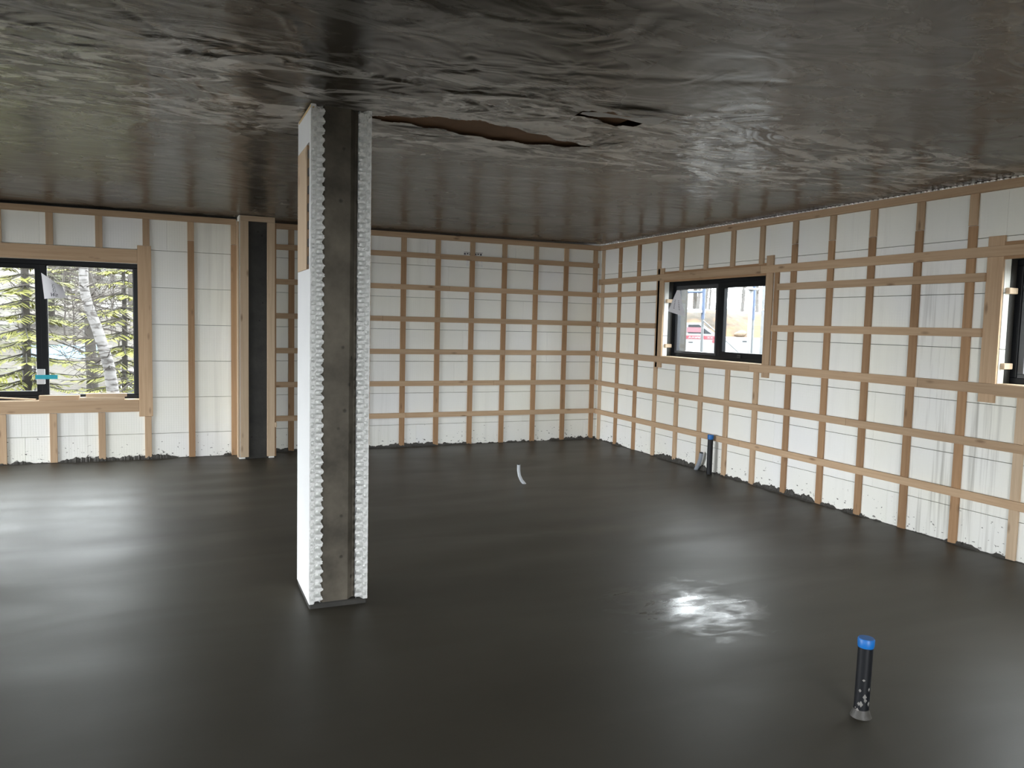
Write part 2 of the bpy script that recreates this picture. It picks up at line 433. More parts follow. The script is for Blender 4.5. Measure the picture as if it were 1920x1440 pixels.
MB().box(XW-0.3, 0.35, YS-0.3, 0.36, -0.35, -0.02).build('slab', M_CONCD, floor)

SEG = []     # creases of the ceiling membrane: (x0,y0,x1,y1,height,width)
def crease(pts, h, w):
    for (a, b), (c, d) in zip(pts, pts[1:]): SEG.append((a, b, c, d, h, w))
crease([(-9.6, -6.2), (-7.2, -6.02), (-6.08, -6.0), (-5.63, -5.87), (-5.42, -5.89), (-5.2, -5.92), (-4.5, -5.94), (-4.2, -5.88), (-3.83, -6.01), (-3.4, -5.95)], -0.016, 0.022)
crease([(-3.05, -5.72), (-2.61, -5.70), (-1.92, -5.81), (-1.13, -6.0), (0, -6.1)], -0.010, 0.022)
crease([(-5.08, -6.51), (-4.95, -6.1), (-5.02, -5.95)], -0.020, 0.03)
crease([(-4.45, -6.83), (-4.30, -6.4), (-4.23, -6.25), (-4.1, -5.95)], 0.016, 0.03)
crease([(-5.58, -6.07), (-5.58, -5.54), (-5.59, -4.95), (-5.62, -4.29)], -0.007, 0.02)
crease([(-5.59, -4.95), (-5.31, -4.93), (-5.05, -4.8), (-4.9, -4.72)], -0.012, 0.025)
crease([(-5.34, -7.5), (-5.32, -5.0)], 0.006, 0.012)
crease([(-4.80, -5.80), (-4.77, -5.35)], -0.016, 0.016)
crease([(-2.78, -5.64), (-2.4, -5.27)], 0.010, 0.02)
crease([(-3.83, -6.45), (-2.95, -6.70), (-1.9, -7.1)], 0.012, 0.05)
crease([(-4.35, -5.92), (-3.95, -5.75), (-3.50, -5.70)], 0.014, 0.02)
crease([(-5.7, -6.4), (-5.35, -5.85)], 0.012, 0.016)
crease([(-2.61, -5.81), (-2.9, -6.3), (-3.22, -6.61)], -0.012, 0.05)
rc = random.Random(5)
for _ in range(85):
    x, y = rc.uniform(-7.5, -0.4), rc.gauss(-5.4, 1.1); a = rc.choice([rc.gauss(0.0, 0.35), rc.uniform(0, 3.14)]); L_ = rc.uniform(0.2, 0.8)
    m_ = (x+L_*0.5*math.cos(a)+rc.gauss(0, .05), y+L_*0.5*math.sin(a)+rc.gauss(0, .05))
    crease([(x, y), m_, (x+L_*math.cos(a), y+L_*math.sin(a))], rc.uniform(-0.006, 0.006), rc.uniform(0.02, 0.06))
def ceil_z(X, Y):
    Z = H + 0.0*X
    Z -= 0.006*(1+vnoise(X, Y, 1.3, 0.9, 21))*np.clip(1-np.abs(Y+5.2)/3.0, 0.15, 1)
    Z += 0.003*vnoise(X, Y, 0.6, 0.4, 22) + 0.0008*vnoise(X, Y, 0.30, 0.18, 23)
    # crumpled veins where the film is slack
    slack = np.exp(-((Y+5.6)/1.5)**2)*np.clip((-X)/1.5, 0, 1)*(0.5+0.5*vnoise(X, Y, 1.4, 1.1, 24))
    wx, wy = X+0.35*vnoise(X, Y, 0.7, 0.6, 25), Y+0.25*vnoise(X, Y, 0.6, 0.7, 26)
    for sx, sy, amp, sd in ((0.75, 0.42, 0.0070, 27), (0.40, 0.24, 0.0030, 28)):
        Z -= amp*slack*np.clip(1-np.abs(vnoise(wx, wy, sx, sy, sd))*3.2, 0, 1)**2
    for a, b, c, d, h, w in SEG:
        m = (np.abs(X-(a+c)/2) < abs(a-c)/2+4*w) & (np.abs(Y-(b+d)/2) < abs(b-d)/2+4*w)
        x, y = X[m], Y[m]; L2 = (c-a)**2+(d-b)**2+1e-9
        t = np.clip(((x-a)*(c-a)+(y-b)*(d-b))/L2, 0, 1)
        dd = np.hypot(x-(a+t*(c-a)), y-(b+t*(d-b)))
        Z[m] += 0.30*h*np.exp(-(dd/(0.85*w))**2)
    e = np.minimum(np.minimum(-X+0.02, -Y+0.02), np.minimum(X-XW, Y-YS))      # flat where it is nailed along the walls
    k = np.clip(e/0.35, 0, 1)
    near = np.clip(np.hypot(np.maximum(np.abs(X+4.645)-0.17, 0), np.maximum(np.abs(Y+5.12)-0.24, 0))/0.15, 0, 1)
    return H + (Z-H)*k*near
def tear(x, y):
    jag = 0.018*np.sin(x*23)+0.012*np.sin(x*61+1)
    a = (x > -3.50) & (x < -3.07) & (y > -5.93+jag) & (y < -5.73-0.10*np.clip((-3.22-x)/0.28, 0, 1)+0.7*jag)
    b = (np.abs(y+5.235+0.05*np.sin(x*4.3)) < 0.165*np.clip(1-np.abs((x+3.78)/0.74)**1.6, 0, 1)+0.02*np.sin(x*27)*(np.abs(x+3.78) < .62))
    return a | b
v, q = grid(0, 0, 0, 0, 1, ceil_z, flip=True, skip=tear, xs=axis_pts((XW, -7.6, 0.08), (-7.6, 0.02, 0.018)),
            ys=axis_pts((YS, -7.6, 0.08), (-7.6, -3.6, 0.014), (-3.6, 0.02, 0.04)))
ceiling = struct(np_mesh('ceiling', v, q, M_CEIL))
MB().box(XW-0.5, 0.5, YS-0.5, 0.5, H+0.26, H+0.34).build('deck', M_DECK, ceiling)
for jx in np.arange(-9.3, 0.1, 0.406):
    MB().box(jx-0.019, jx+0.019, YS, 0.0, H+0.045, H+0.255).build('joist', WOODB['y'], ceiling)
mb = MB(); mb.box(-4.62, -2.92, -5.50, -4.96, H+0.012, H+0.03); mb.build('blocking_board', M_DECK, ceiling)
mb = MB(); mb.box(-3.34, -3.14, -6.00, -5.64, H+0.018, H+0.05); mb.build('blocking_board', M_DECK, ceiling)
# torn flap hanging at the end of the tear
fv = []; ff = []
for i in range(9):
    for j in range(5):
        s_, t_ = i/8, j/4
        fv.append((-3.54+0.48*s_, -5.945-0.13*t_*(0.35+0.65*s_), H-0.034-0.006*math.sin(s_*9+t_*3)-0.004*t_))
for i in range(8):
    for j in range(4): ff.append((i*5+j, i*5+j+1, (i+1)*5+j+1, (i+1)*5+j))
mesh_obj('torn_flap', fv, ff, plain('pale_membrane_back', (0.42, 0.42, 0.41), 0.4), ceiling, True)

# ------------------------------------------------------------------ walls
wall_back = wall('wall_back', 'x', FB, 1, -4.78, 0.342, [], 3)
wall_right = wall('wall_right', 'y', FR, 1, YS, 0.012, [WIN2, WIN3], 4)
wall_left = wall('wall_left', 'x', FL, 1, XW, -4.78, [WIN1], 5)
wall_west = wall('wall_west', 'y', XW, -1, YS, FL, [DOORW, FILL_W], 6)
wall_south = wall('wall_south', 'x', YS, -1, XW-0.33, 0.342, [FILL_S], 8)

def strip_v(parent, plane, pos, z0, z1, w=0.068, depth=(0.0, 0.019), mat=None, name='furring_strip', lean=0.0):
    """vertical strip on a wall; plane 'b','l' (y) or 'r' (x)"""
    mb = MB(); d0, d1 = depth; mat = mat or WOODV['z']
    if plane in 'bl':
        f0 = FB if plane == 'b' else FL
        mb.box(pos-w/2, pos+w/2, f0-d1, f0-d0, z0, z1, 0.0015)
    else: mb.box(FR-d1, FR-d0, pos-w/2, pos+w/2, z0, z1, 0.0015)
    return mb.build(name, mat, parent)
def strip_h(parent, plane, a0, a1, z, w=0.064, depth=(0.0192, 0.038), mat=None, name='furring_strip'):
    mb = MB(); d0, d1 = depth
    if plane in 'bl':
        f0 = FB if plane == 'b' else FL
        mb.box(a0, a1, f0-d1, f0-d0, z-w/2, z+w/2, 0.0015); mat = mat or WOODV['x']
    else:
        mb.box(FR-d1, FR-d0, a0, a1, z-w/2, z+w/2, 0.0015); mat = mat or WOODV['y']
    return mb.build(name, mat, parent)
ZT = H-0.0885        # underside of the top strips
ZP = 2.44           # stock length of the vertical strips
jit = random.Random(9)

# back wall
for k in range(10):
    x = -(0.079+ST*k) + jit.uniform(-.006, .006)
    if k == 0: x = -0.075
    strip_v(wall_back, 'b', x, 0.004, ZP-jit.uniform(0, .02), mat=WOODB['z'])
    strip_v(wall_back, 'b', x+jit.uniform(-.004, .004), ZP+0.004, ZT, mat=WOODV['z'])
strip_h(wall_back, 'b', -4.40, 0.0, H-0.056, depth=(0.0, 0.036))
for k in range(6):
    z = 0.409+CO*k + jit.uniform(-.004, .004)
    cutx = jit.uniform(-3.2, -1.2)
    strip_h(wall_back, 'b', -4.40, cutx-0.001, z); strip_h(wall_back, 'b', cutx+0.001, -0.004 if k < 5 else -0.03, z)
# right wall
for k in range(1, 29):
    y = -(0.0837+ST*k) + jit.uniform(-.006, .006)
    mats = WOODB['z'] if k in (1, 2, 8, 9, 10, 11, 12, 15, 17, 20, 22, 25) else WOODV['z']
    if k == 13: mats = WOODL['z']
    z1 = ZP-jit.uniform(0, .03); inw = None
    for w_ in (WIN2, WIN3):
        if w_[0]-0.05 < y < w_[1]+0.03: inw = w_
    if inw:
        strip_v(wall_right, 'r', y, 0.004, inw[2]-0.085, mat=mats); strip_v(wall_right, 'r', y, inw[3]+0.105, ZT)
    else:
        strip_v(wall_right, 'r', y, 0.004, z1, mat=mats)
        if k > 3: strip_v(wall_right, 'r', y+jit.uniform(-.003, .003), z1+0.004, ZT, mat=WOODV['z'])
        else: strip_v(wall_right, 'r', y, z1+0.004, ZT, mat=mats)
strip_v(wall_right, 'r', -0.085, 0.004, ZT, mat=WOODL['z'])
for a, b in ((YS, -9.9), (-9.9, -6.3), (-6.3, -2.6), (-2.6, -0.036)): strip_h(wall_right, 'r', a+0.001, b-0.001, H-0.056, depth=(0.0, 0.036))
segs = {0: [(YS, -6.9), (-6.9, -3.1), (-3.1, -0.01)], 1: [(YS, -8.2), (-8.2, -4.5), (-4.5, -0.01)], 2: [(YS, -8.9), (-8.9, -5.2), (-5.2, -3.2), (-3.2, -0.01)],
        3: [(YS, -7.75), (-5.71, -3.49), (-1.445, -0.01)], 4: [(YS, -7.75), (-5.71, -3.55), (-1.445, -0.01)], 5: [(YS, -7.2), (-7.2, -3.3), (-3.3, -0.01)]}
for k, z in enumerate((0.400, 0.806, 1.212, 1.619, 2.026, 2.208)):
    for a, b in segs[k]: strip_h(wall_right, 'r', a+0.001, b-0.001, z, w=0.076 if k in (2, 5) else 0.064)
# boards framing the two windows in the right wall
for w_ in (WIN2, WIN3):
    y0, y1, z0, z1 = w_
    strip_v(wall_right, 'r', y1+0.067, z0-0.14, z1+0.165, w=0.125, mat=WOODV['z'], name='casing_board')
    strip_v(wall_right, 'r', y0-0.056, z0-0.13, z1+0.19, w=0.098, mat=WOODV['z'], name='casing_board')
    strip_v(wall_right, 'r', y0-0.160, z0-0.05, z1+0.05, w=0.055, mat=WOODB['z'], name='casing_board')
    strip_h(wall_right, 'r', y0-0.006, y1+0.004, z1+0.056, w=0.125, depth=(0.0, 0.0188), mat=WOODB['y'], name='casing_board')
    strip_h(wall_right, 'r', y0-0.006, y1+0.004, z0-0.043, w=0.086, depth=(0.0, 0.0188), mat=WOODV['y'], name='casing_board')
# left (window) wall
for k in range(0, 11):
    x = -(4.8406+ST*k) + jit.uniform(-.004, .004)
    z1 = ZP-jit.uniform(0, .02)
    if WIN1[0]-0.14 < x < WIN1[1]+0.14:
        strip_v(wall_left, 'l', x, 0.004, WIN1[2]-0.135 if x < -5.8 and x > -7.6 else 0.478, mat=WOODV['z']); strip_v(wall_left, 'l', x, WIN1[3]+0.153 if x < -5.8 and x > -7.6 else 2.36, ZT)
    else:
        strip_v(wall_left, 'l', x, 0.004, z1, mat=WOODB['z']); strip_v(wall_left, 'l', x, z1+0.004, ZT, mat=WOODV['z'])
strip_h(wall_left, 'l', -7.9, -4.82, H-0.056, depth=(0.0, 0.034)); strip_h(wall_left, 'l', XW, -7.905, H-0.056, depth=(0.0, 0.034))
strip_v(wall_left, 'l', WIN1[1]+0.0685, 0.48, 2.358, w=0.137, depth=(0, .0200), mat=WOODV['z'], name='casing_board')
strip_v(wall_left, 'l', WIN1[0]-0.0685, 0.48, 2.358, w=0.137, depth=(0, .0200), mat=WOODV['z'], name='casing_board')
strip_h(wall_left, 'l', WIN1[0]+0.001, WIN1[1]-0.001, WIN1[3]+0.075, w=0.150, depth=(0, .0195), name='casing_board')
strip_h(wall_left, 'l', WIN1[0]+0.001, WIN1[1]-0.001, WIN1[2]-0.066, w=0.131, depth=(0, .0195), name='casing_board')

# interlocking nubs of the top foam course above the top strip of the right wall
mb = MB(); y = -12.0
while y < -0.2:
    mb.box(FR-0.012, FR+0.03, y, y+0.026, H-0.0315, H-0.006, 0.002); y += 0.052
o = mb.build('foam_nub_row', M_FOAM, wall_right); o['kind'] = 'stuff'
# moulded pads and a print on the back wall foam
mb = MB()
for i in range(6):
    for j in range(2): mb.box(-1.985+i*0.040, -1.957+i*0.040, FB-0.006, FB+0.001, 2.335+j*0.042, 2.366+j*0.042, 0.003)
mb.build('moulded_pads', M_WHITE, wall_back)
mb = MB()
for i in range(7): mb.box(-2.02+i*0.037, -1.995+i*0.037, FB-0.0012, FB+0.001, 2.482+0.006*(i % 2), 2.505)
mb.box(-2.02, -1.76, FB-0.0012, FB+0.001, 2.512, 2.517); mb.build('ink_print', M_INK, wall_back)

# slurry along the walls
ragged('slurry_edge', 'x', FB, -1, -4.42, 0.0, floor, 31, 0.056, 0.011)
ragged('slurry_edge', 'y', FR, -1, YS, 0.0, floor, 32, 0.056, 0.011)
ragged('slurry_edge', 'x', FL, -1, XW, -4.80, floor, 33, 0.054, 0.011)

# ------------------------------------------------------------------ windows
def window(name, axis, face, w, sliding_right=True):
    """black two-light window set back in the wall; axis = running axis; built in (a, depth, z)"""
    a0, a1, z0, z1 = w; D = 0.125; T = 0.075
    def B(mb, p0, p1, d0, d1, q0, q1, c=0.0):
        if axis == 'x': mb.box(p0, p1, face+d0, face+d1, q0, q1, c)
        else: mb.box(face+d0, face+d1, p0, p1, q0, q1, c)
    mb = MB(); t = 0.048
    B(mb, a0, a1, D, D+T, z0, z0+t, .003); B(mb, a0, a1, D, D+T, z1-t, z1, .003)
    B(mb, a0, a0+t, D, D+T, z0+t, z1-t, .003); B(mb, a1-t, a1, D, D+T, z0+t, z1-t, .003)
    root = struct(mb.build(name, M_FRAME))
    mid = (a0+a1)/2
    mb = MB(); B(mb, mid-0.028, mid+0.028, D-0.004, D+T, z0+t, z1-t, .003); mb.build('mullion', M_FRAME, root)
    return root, B, D, t, mid
def lights(root, B, D, lo, hi, z0, z1, s, mat, d0=0.012):
    mb = MB()
    B(mb, lo, hi, D+d0, D+d0+.05, z0, z0+s, .003); B(mb, lo, hi, D+d0, D+d0+.05, z1-s, z1, .003)
    B(mb, lo, lo+s, D+d0, D+d0+.05, z0+s, z1-s, .003); B(mb, hi-s, hi, D+d0, D+d0+.05, z0+s, z1-s, .003)
    sash = mb.build('sash', mat, root)
    mb = MB(); B(mb, lo+s-.004, hi-s+.004, D+d0+.022, D+d0+.026, z0+s-.004, z1-s+.004); mb.build('pane', M_GLASS, sash)
    return sash
root1, B, D, t, mid = window('window_1', 'x', FL, WIN1)
lights(root1, B, D, mid+.028, WIN1[1]-t, WIN1[2]+t, WIN1[3]-t, 0.008, M_FRAME)
lights(root1, B, D, WIN1[0]+t, mid-.028, WIN1[2]+t, WIN1[3]-t, 0.048, M_FRAME, 0.006)
def cover_jambs(parent, axis, face, w):
    a0, a1, z0, z1 = w
    def B(mb, p0, p1, d0, d1, q0, q1):
        if axis == 'x': mb.box(p0, p1, face+d0, face+d1, q0, q1)
        else: mb.box(face+d0, face+d1, p0, p1, q0, q1)
    for p0, p1, q0, q1, m in ((a0-.012, a0+.002, z0, z1, M_MEMB), (a1-.002, a1+.012, z0, z1, M_MEMB), (a0, a1, z1-.002, z1+.012, M_MEMB)):
        mb = MB(); B(mb, p0, p1, FT+.002, WT+.01, q0, q1); mb.build('buck_lining', m, parent)
    mb = MB(); B(mb, a0+.002, a1-.002, -0.016, 0.118, z0-.014, z0+.004); mb.build('sill_board', WOODL[axis], parent)
cover_jambs(root1, 'x', FL, WIN1)
for nm, w_ in (('window_2', WIN2), ('window_3', WIN3)):
    root, B, D, t, mid = window(nm, 'y', FR, w_)
    # far half (left in the photo) fixed with a visible charcoal return; near half an opening sash
    lights(root, B, D, mid+.028, w_[1]-t, w_[2]+.030, w_[3]-t, 0.046, M_SASH, 0.010)
    lights(root, B, D, w_[0]+t-.02, mid-.028, w_[2]+t-.01, w_[3]-t+.01, 0.060, M_FRAME, -0.006)
    cover_jambs(root, 'y', FR, w_)
    for z in (w_[2]+0.13, w_[3]-0.23):
        mb = MB(); mb.box(FR+0.020, FR+0.115, w_[1]-0.030, w_[1]+0.006, z-0.022, z+0.022, 0.004); mb.build('shim', WOODL['y'], root)
    if nm == 'window_2':
        mb = MB(); mb.box(FR+D-0.022, FR+D-0.006, mid-0.42, mid-0.36, w_[2]+0.040, w_[2]+0.075, .004)
        mb.build('operator_latch', M_BLACK, root)

# ------------------------------------------------------------------ boarded wall stub behind the column
stub = thing('wall_stub', 'projecting wall stub with dark concrete face framed by pale boards, beside the left window wall', 'pilaster', (-4.62, -0.4, 0))
def rel(mb, name, mat, parent, base, **k):
    o = mb.build(name, mat, parent, **k); o.data.transform(Matrix.Translation(-Vector(base))); return o
b0 = (-4.62, -0.4, 0)
mb = MB(); mb.box(-4.7465, -4.4935, -0.378, FB-.002, 0.0, H-.004, .003); rel(mb, 'concrete_core', M_CONCD, stub, b0)
for x0 in (-4.81, -4.4935):
    mb = MB(); mb.box(x0, x0+FT-.001, -0.380, (FL if x0 < -4.7 else FB)-0.003, 0.0, H-.004, .002); rel(mb, 'foam_panel', M_FOAM, stub, b0)
mb = MB(); mb.box(-4.797, -4.710, -0.400, -0.381, 0.022, 2.668, .002); rel(mb, 'front_board', WOODL['z'], stub, b0)
mb = MB(); mb.box(-4.512, -4.426, -0.400, -0.381, 0.022, 2.668, .002); rel(mb, 'front_board', WOODL['z'], stub, b0)
mb = MB(); mb.box(-4.797, -4.426, -0.400, -0.381, 2.669, H-.006, .002); rel(mb, 'header_board', WOODL['x'], stub, b0)
mb = MB(); mb.box(-4.829, -4.811, -0.392, -0.300, 0.02, 2.66, .002); rel(mb, 'side_board', WOODL['z'], stub, b0)
mb = MB(); mb.box(-4.429, -4.411, -0.392, -0.300, 0.02, 2.66, .002); rel(mb, 'side_board', WOODB['z'], stub, b0)
mb = MB(); mb.box(-4.425, -4.405, -0.405, -0.393, 0.355, 0.41, .002); rel(mb, 'wood_scrap', WOODL['z'], stub, b0)

# ------------------------------------------------------------------ column
cb = (-4.645, -5.12, 0)
column = thing('foam_form_column', 'square concrete column between two white foam panels in the middle of the slab', 'column', cb)
XL, XR, YF, YB = -4.808, -4.484, -5.350, -4.885
mb = MB(); prof = [(XL+FT, YF+.030), (XL+FT+.014, YF+.019), (XR-FT-.046, YF+.021), (XR-FT-.014, YF+.058), (XR-FT, YF+.060), (XR-FT, YB), (XL+FT, YB)]
m_ = len(prof); mb.add([(x, y, 0) for x, y in prof]+[(x, y, H-.002) for x, y in prof], [tuple(range(m_))[::-1], tuple(range(m_, 2*m_))]+[(i, (i+1) % m_, (i+1) % m_+m_, i+m_) for i in range(m_)])
rel(mb, 'concrete_core', M_CONC, column, cb)
mb = MB(); mb.box(XL+.003, XR-.003, YF+0.012, YB-.01, -0.01, 0.030, .006); rel(mb, 'concrete_footing', M_CONCD, column, cb)
def wythe(x0, x1, seed, inner, slot):
    """foam panel whose front end shows the moulded interlocking nubs"""
    n, m = 12, 420; z0, z1 = 0.030, H-0.004
    rd = np.random.default_rng(seed); v = []; f = []
    for j in range(m+1):
        z = z0+(z1-z0)*j/m
        for i in range(n+1):
            s = i/n; x = x0+(x1-x0)*s
            ii = s if inner > 0 else 1-s           # 1 = side towards the concrete
            ph = z/0.0508
            a = math.sin(2*math.pi*ph+0.5)*0.5+0.5; b = math.sin(2*math.pi*(ph+0.5))*0.5+0.5
            y = YF + 0.045*(1/(1+math.exp(-(0.42-a)*14)))*math.exp(-((ii-0.74)/0.26)**4) - 0.008*a*math.exp(-((ii-0.88)/0.12)**2) + 0.030*(1/(1+math.exp(-(0.28-b)*14)))*math.exp(-((ii-0.27)/0.15)**4) + rd.normal(0, 0.0012)
            xx = x
            if ii > 0.99: xx += inner*(0.010*a + rd.normal(0, .002))
            if ii < 0.01: xx += inner*abs(rd.normal(0, .0006)); y = YF+0.003*(1-b)
            v.append((xx, y, z))
    for j in range(m):
        for i in range(n):
            k = j*(n+1)+i; f.append((k, k+1, k+n+2, k+n+1))
    mb = MB(); mb.mat(1).add(v, f)
    mb.mat(0)
    yb = YF+0.050
    if slot: parts = [(yb, YB, z0, 1.872), (yb, YB, 2.545, z1), (yb, -5.300, 1.872, 2.545)]
    else: parts = [(yb, YB, z0, z1)]
    mb.box((x0 if inner > 0 else x1-0.004), (x0+0.004 if inner > 0 else x1), YF+0.005, yb, z0, z1)
    for a, b, c, d in parts: mb.box(x0+.0006, x1-.0006, a, b, c, d)
    if slot: mb.box(x0+0.022, x1-.0006, -5.300, YB, 1.872, 2.545)
    o = rel(mb, 'foam_panel', [M_FOAMCLEAN, M_FOAMRAW], column, cb); return o
pl = wythe(XL, XL+FT, 41, 1, True); pr = wythe(XR-FT, XR, 42, -1, False)
mb = MB(); mb.box(XL-0.001, XL+0.018, -5.212, YB, 1.874, 2.543, .0015); rel(mb, 'furring_strip', WOODL['z'], column, cb)
mb = MB(); mb.box(XL+0.014, XL+0.0225, -5.299, -5.213, 1.873, 2.544)
rel(mb, 'web_strip', WOODB['z'], column, cb)
mb = MB()
for i in range(7): mb.box(XL+0.004, XL+0.018, -5.296, -5.216, 1.90+i*0.095, 1.945+i*0.095, .003)
rel(mb, 'plastic_web', M_BLACK, column, cb)
mb = MB(); mb.box(XL-.002, XL+.02, YF+.002, YB-.03, H-0.022, H-0.0045, .004); rel(mb, 'yellowed_foam_cap', plain('yellowed_foam', (0.62, 0.47, 0.25), .8), column, cb)

# ------------------------------------------------------------------ pipes in the slab
def pipe(label, x, y, h, r, lean, collar):
    o = thing('drain_pipe', label, 'pipe', (x, y, 0))
    top = Vector((lean[0]*h, lean[1]*h, h))
    MB().tube([(0, 0, -0.05), top*0.45, top*0.93], r, 24).build('pipe_body', M_PIPE, o, True)
    mb = MB(); mb.tube([top*0.885, top*0.91, top*0.985, top*1.0], [r*1.045, r*1.10, r*1.12, r*1.02], 24)
    mb.build('taped_cap', M_TAPEB, o, True)
    if collar:
        MB().tube([(0, 0, -0.02), (0, 0, 0.006), (0, 0, 0.022), (0, 0, 0.034)], [r*1.7, r*1.35, r*1.15, r*1.03], 24, False).build('concrete_collar', M_SPLASH, o, True)
        mb = MB(); q = random.Random(3)
        for i in range(16):
            t_ = q.uniform(2.9, 5.2); z = abs(q.gauss(0.05, .035)); s_ = q.uniform(.003, .009)
            c_ = Vector((math.cos(t_)*r, math.sin(t_)*r, z)); tn = Vector((-math.sin(t_), math.cos(t_), 0))*s_; nn = c_.normalized(); nn.z = 0; nn *= .0022
            uz = Vector((0, 0, s_*q.uniform(.6, 1.7)))
            mb.add([c_-tn+nn*.3, c_+uz+nn*.3, c_+tn+nn*.3, c_-uz+nn*.3, c_+nn*2], [(0, 3, 4), (3, 2, 4), (2, 1, 4), (1, 0, 4)])
        mb.build('slurry_spots', plain('dried_slurry', (0.17, 0.165, 0.155), .8, 0.5, 60), o)['kind'] = 'stuff'
    return o
pipe('black pipe with bright blue taped cap standing alone in the near right of the slab', -2.850, -7.330, 0.335, 0.0300, (0.02, 0.0), True)
pipe('black pipe with blue cap standing against the right wall below the small window', -0.075, -2.690, 0.440, 0.0300, (0.0, 0.0), False)
def conduit(name, label, base, pts, r, mat):
    o = thing(name, label, 'conduit', base)
    MB().tube(pts, r, 14).build('conduit_tube', mat, o, True)
    MB().tube([Vector(pts[-1])-(Vector(pts[-1])-Vector(pts[-2])).normalized()*0.002, Vector(pts[-1])+(Vector(pts[-1])-Vector(pts[-2])).normalized()*0.006], r*0.8, 14).build('conduit_mouth', M_BLACK, o, True)
conduit('electrical_conduit', 'short grey conduit stub leaning beside the black pipe at the right wall', (-0.045, -2.50, 0),
        [(0, 0.10, -0.03), (0, 0.075, 0.02), (0, 0.035, 0.08), (0, 0.012, 0.14), (0, 0.0, 0.205)], 0.0235, M_COND)
conduit('electrical_conduit', 'pale bent conduit rising from the open slab before the back wall', (-2.275, -2.56, 0),
        [(0.045, -0.01, -0.03), (0.022, -0.004, 0.0), (-0.008, 0.0, 0.035), (-0.032, 0.002, 0.085), (-0.041, 0.003, 0.14), (-0.042, 0.003, 0.195)], 0.0165, M_CONDL)

# ------------------------------------------------------------------ paper labels, spacer block, offcuts
def sheet(name, label, cat, base, corners, ink, n=10, bulge=0.02, nrm=(0, -1, 0)):
    o = thing(name, label, cat, base)
    P = [Vector(c) for c in corners]; N = Vector(nrm); v = []; f = []
    def pt(s, t):
        q = (P[0]*(1-s)+P[1]*s)*(1-t)+(P[3]*(1-s)+P[2]*s)*t
        return q+N*bulge*(math.sin(math.pi*s)*0.8+0.5*math.sin(math.pi*t)*s)
    for j in range(n+1):
        for i in range(n+1): v.append(pt(i/n, j/n))
    m = (n+1)**2; v += [q-N*0.0008 for q in v]
    for j in range(n):
        for i in range(n):
            k = j*(n+1)+i; f += [(k, k+1, k+n+2, k+n+1), (m+k, m+k+n+1, m+k+n+2, m+k+1)]
    mesh_obj('paper_sheet', [q-Vector(base) for q in v], f, M_PAPER, o, True)
    mb = MB()
    for s0, s1, t0, t1 in ink:
        mb.add([pt(a, b)+N*0.0012-Vector(base) for a, b in ((s0, t0), (s1, t0), (s1, t1), (s0, t1))], [(0, 1, 2, 3)])
        mb.add([pt(a, b)-N*0.0022-Vector(base) for a, b in ((s0, t0), (s0, t1), (s1, t1), (s1, t0))], [(0, 1, 2, 3)])
    mb.build('print', M_INK, o)
    return o
ri = random.Random(2); ink = []
for i in range(9):                                   # rows of unreadable print, turned on its side
    s = 0.42+0.035*(i % 4)
    t0 = 0.20+0.075*i
    ink += [(0.46, 0.52, t0, t0+0.045), (0.56, 0.60, t0+.01, t0+0.05)] if i % 3 else [(0.44, 0.62, t0, t0+0.012), (0.50, 0.54, t0+.02, t0+0.05)]
ink += [(0.34, 0.38, 0.72, 0.90), (0.38, 0.48, 0.80, 0.83), (0.44, 0.48, 0.72, 0.80), (0.44, 0.48, 0.83, 0.90), (0.54, 0.66, 0.74, 0.765), (0.63, 0.66, 0.765, 0.82), (0.54, 0.66, 0.82, 0.845), (0.54, 0.57, 0.845, 0.90), (0.54, 0.66, 0.90, 0.92)]
yl = FL+0.075
sheet('paper_label', 'curled white paper label hanging from the mullion of the left window', 'label', (-6.755, yl, 1.75),
      [(-6.762, yl, 2.022), (-6.560, yl-.03, 1.875), (-6.530, yl-.03, 1.765), (-6.738, yl, 1.748)], ink, bulge=0.03)
sheet('paper_label', 'white paper label curling off the left side of the small right window', 'label', (0.09, -1.73, 1.75),
      [(0.085, -1.722, 2.052), (0.088, -1.775, 2.052), (0.075, -1.93, 1.735), (0.035, -1.625, 1.800)], [(0.3, 0.75, 0.42+0.07*i, 0.45+0.07*i) for i in range(6)], bulge=0.012, nrm=(-1, 0, 0))
sp = thing('spacer_block', 'small silver block taped to the mullion of the left window', 'block', (-6.785, FL+0.10, 0.84))
MB().box(-0.040, 0.036, -0.028, 0.018, 0.0, 0.160, .004).build('block_body', M_SILV, sp)
MB().box(-0.052, 0.155, -0.0300, -0.0285, 0.055, 0.100).build('teal_tape_strip', M_TEAL, sp)
def offcut(label, x0, x1, y, z, th, dp, mat, tilt=0.0, rz=0.0, group=None):
    o = MB().box(-(x1-x0)/2, (x1-x0)/2, -dp/2, dp/2, 0, th, .002).build('lumber_offcut', mat)
    o.location = ((x0+x1)/2, y, z); o.rotation_euler = (0, tilt, rz); tag(o, label, 'wood offcut'); return o
zs = WIN1[2]+0.0045
offcut('tan wood offcut on the left window sill under the mullion', -6.80, -6.42, FL+0.040, zs, 0.052, 0.07, WOODV['x'])
offcut('lower pale board of the pair on the left window sill', -6.425, -5.985, FL+0.015, zs, 0.030, 0.06, WOODL['x'], 0.0, 0.02)
offcut('upper pale board lying on another on the left window sill', -6.36, -5.965, FL+0.040, zs+0.0305, 0.036, 0.05, WOODL['x'], 0.0, -0.03)
offcut('thin pale lath sloping down along the left end of the left window sill', -7.30, -6.83, FL+0.05, zs+0.018, 0.013, 0.035, WOODL['x'], 0.07)
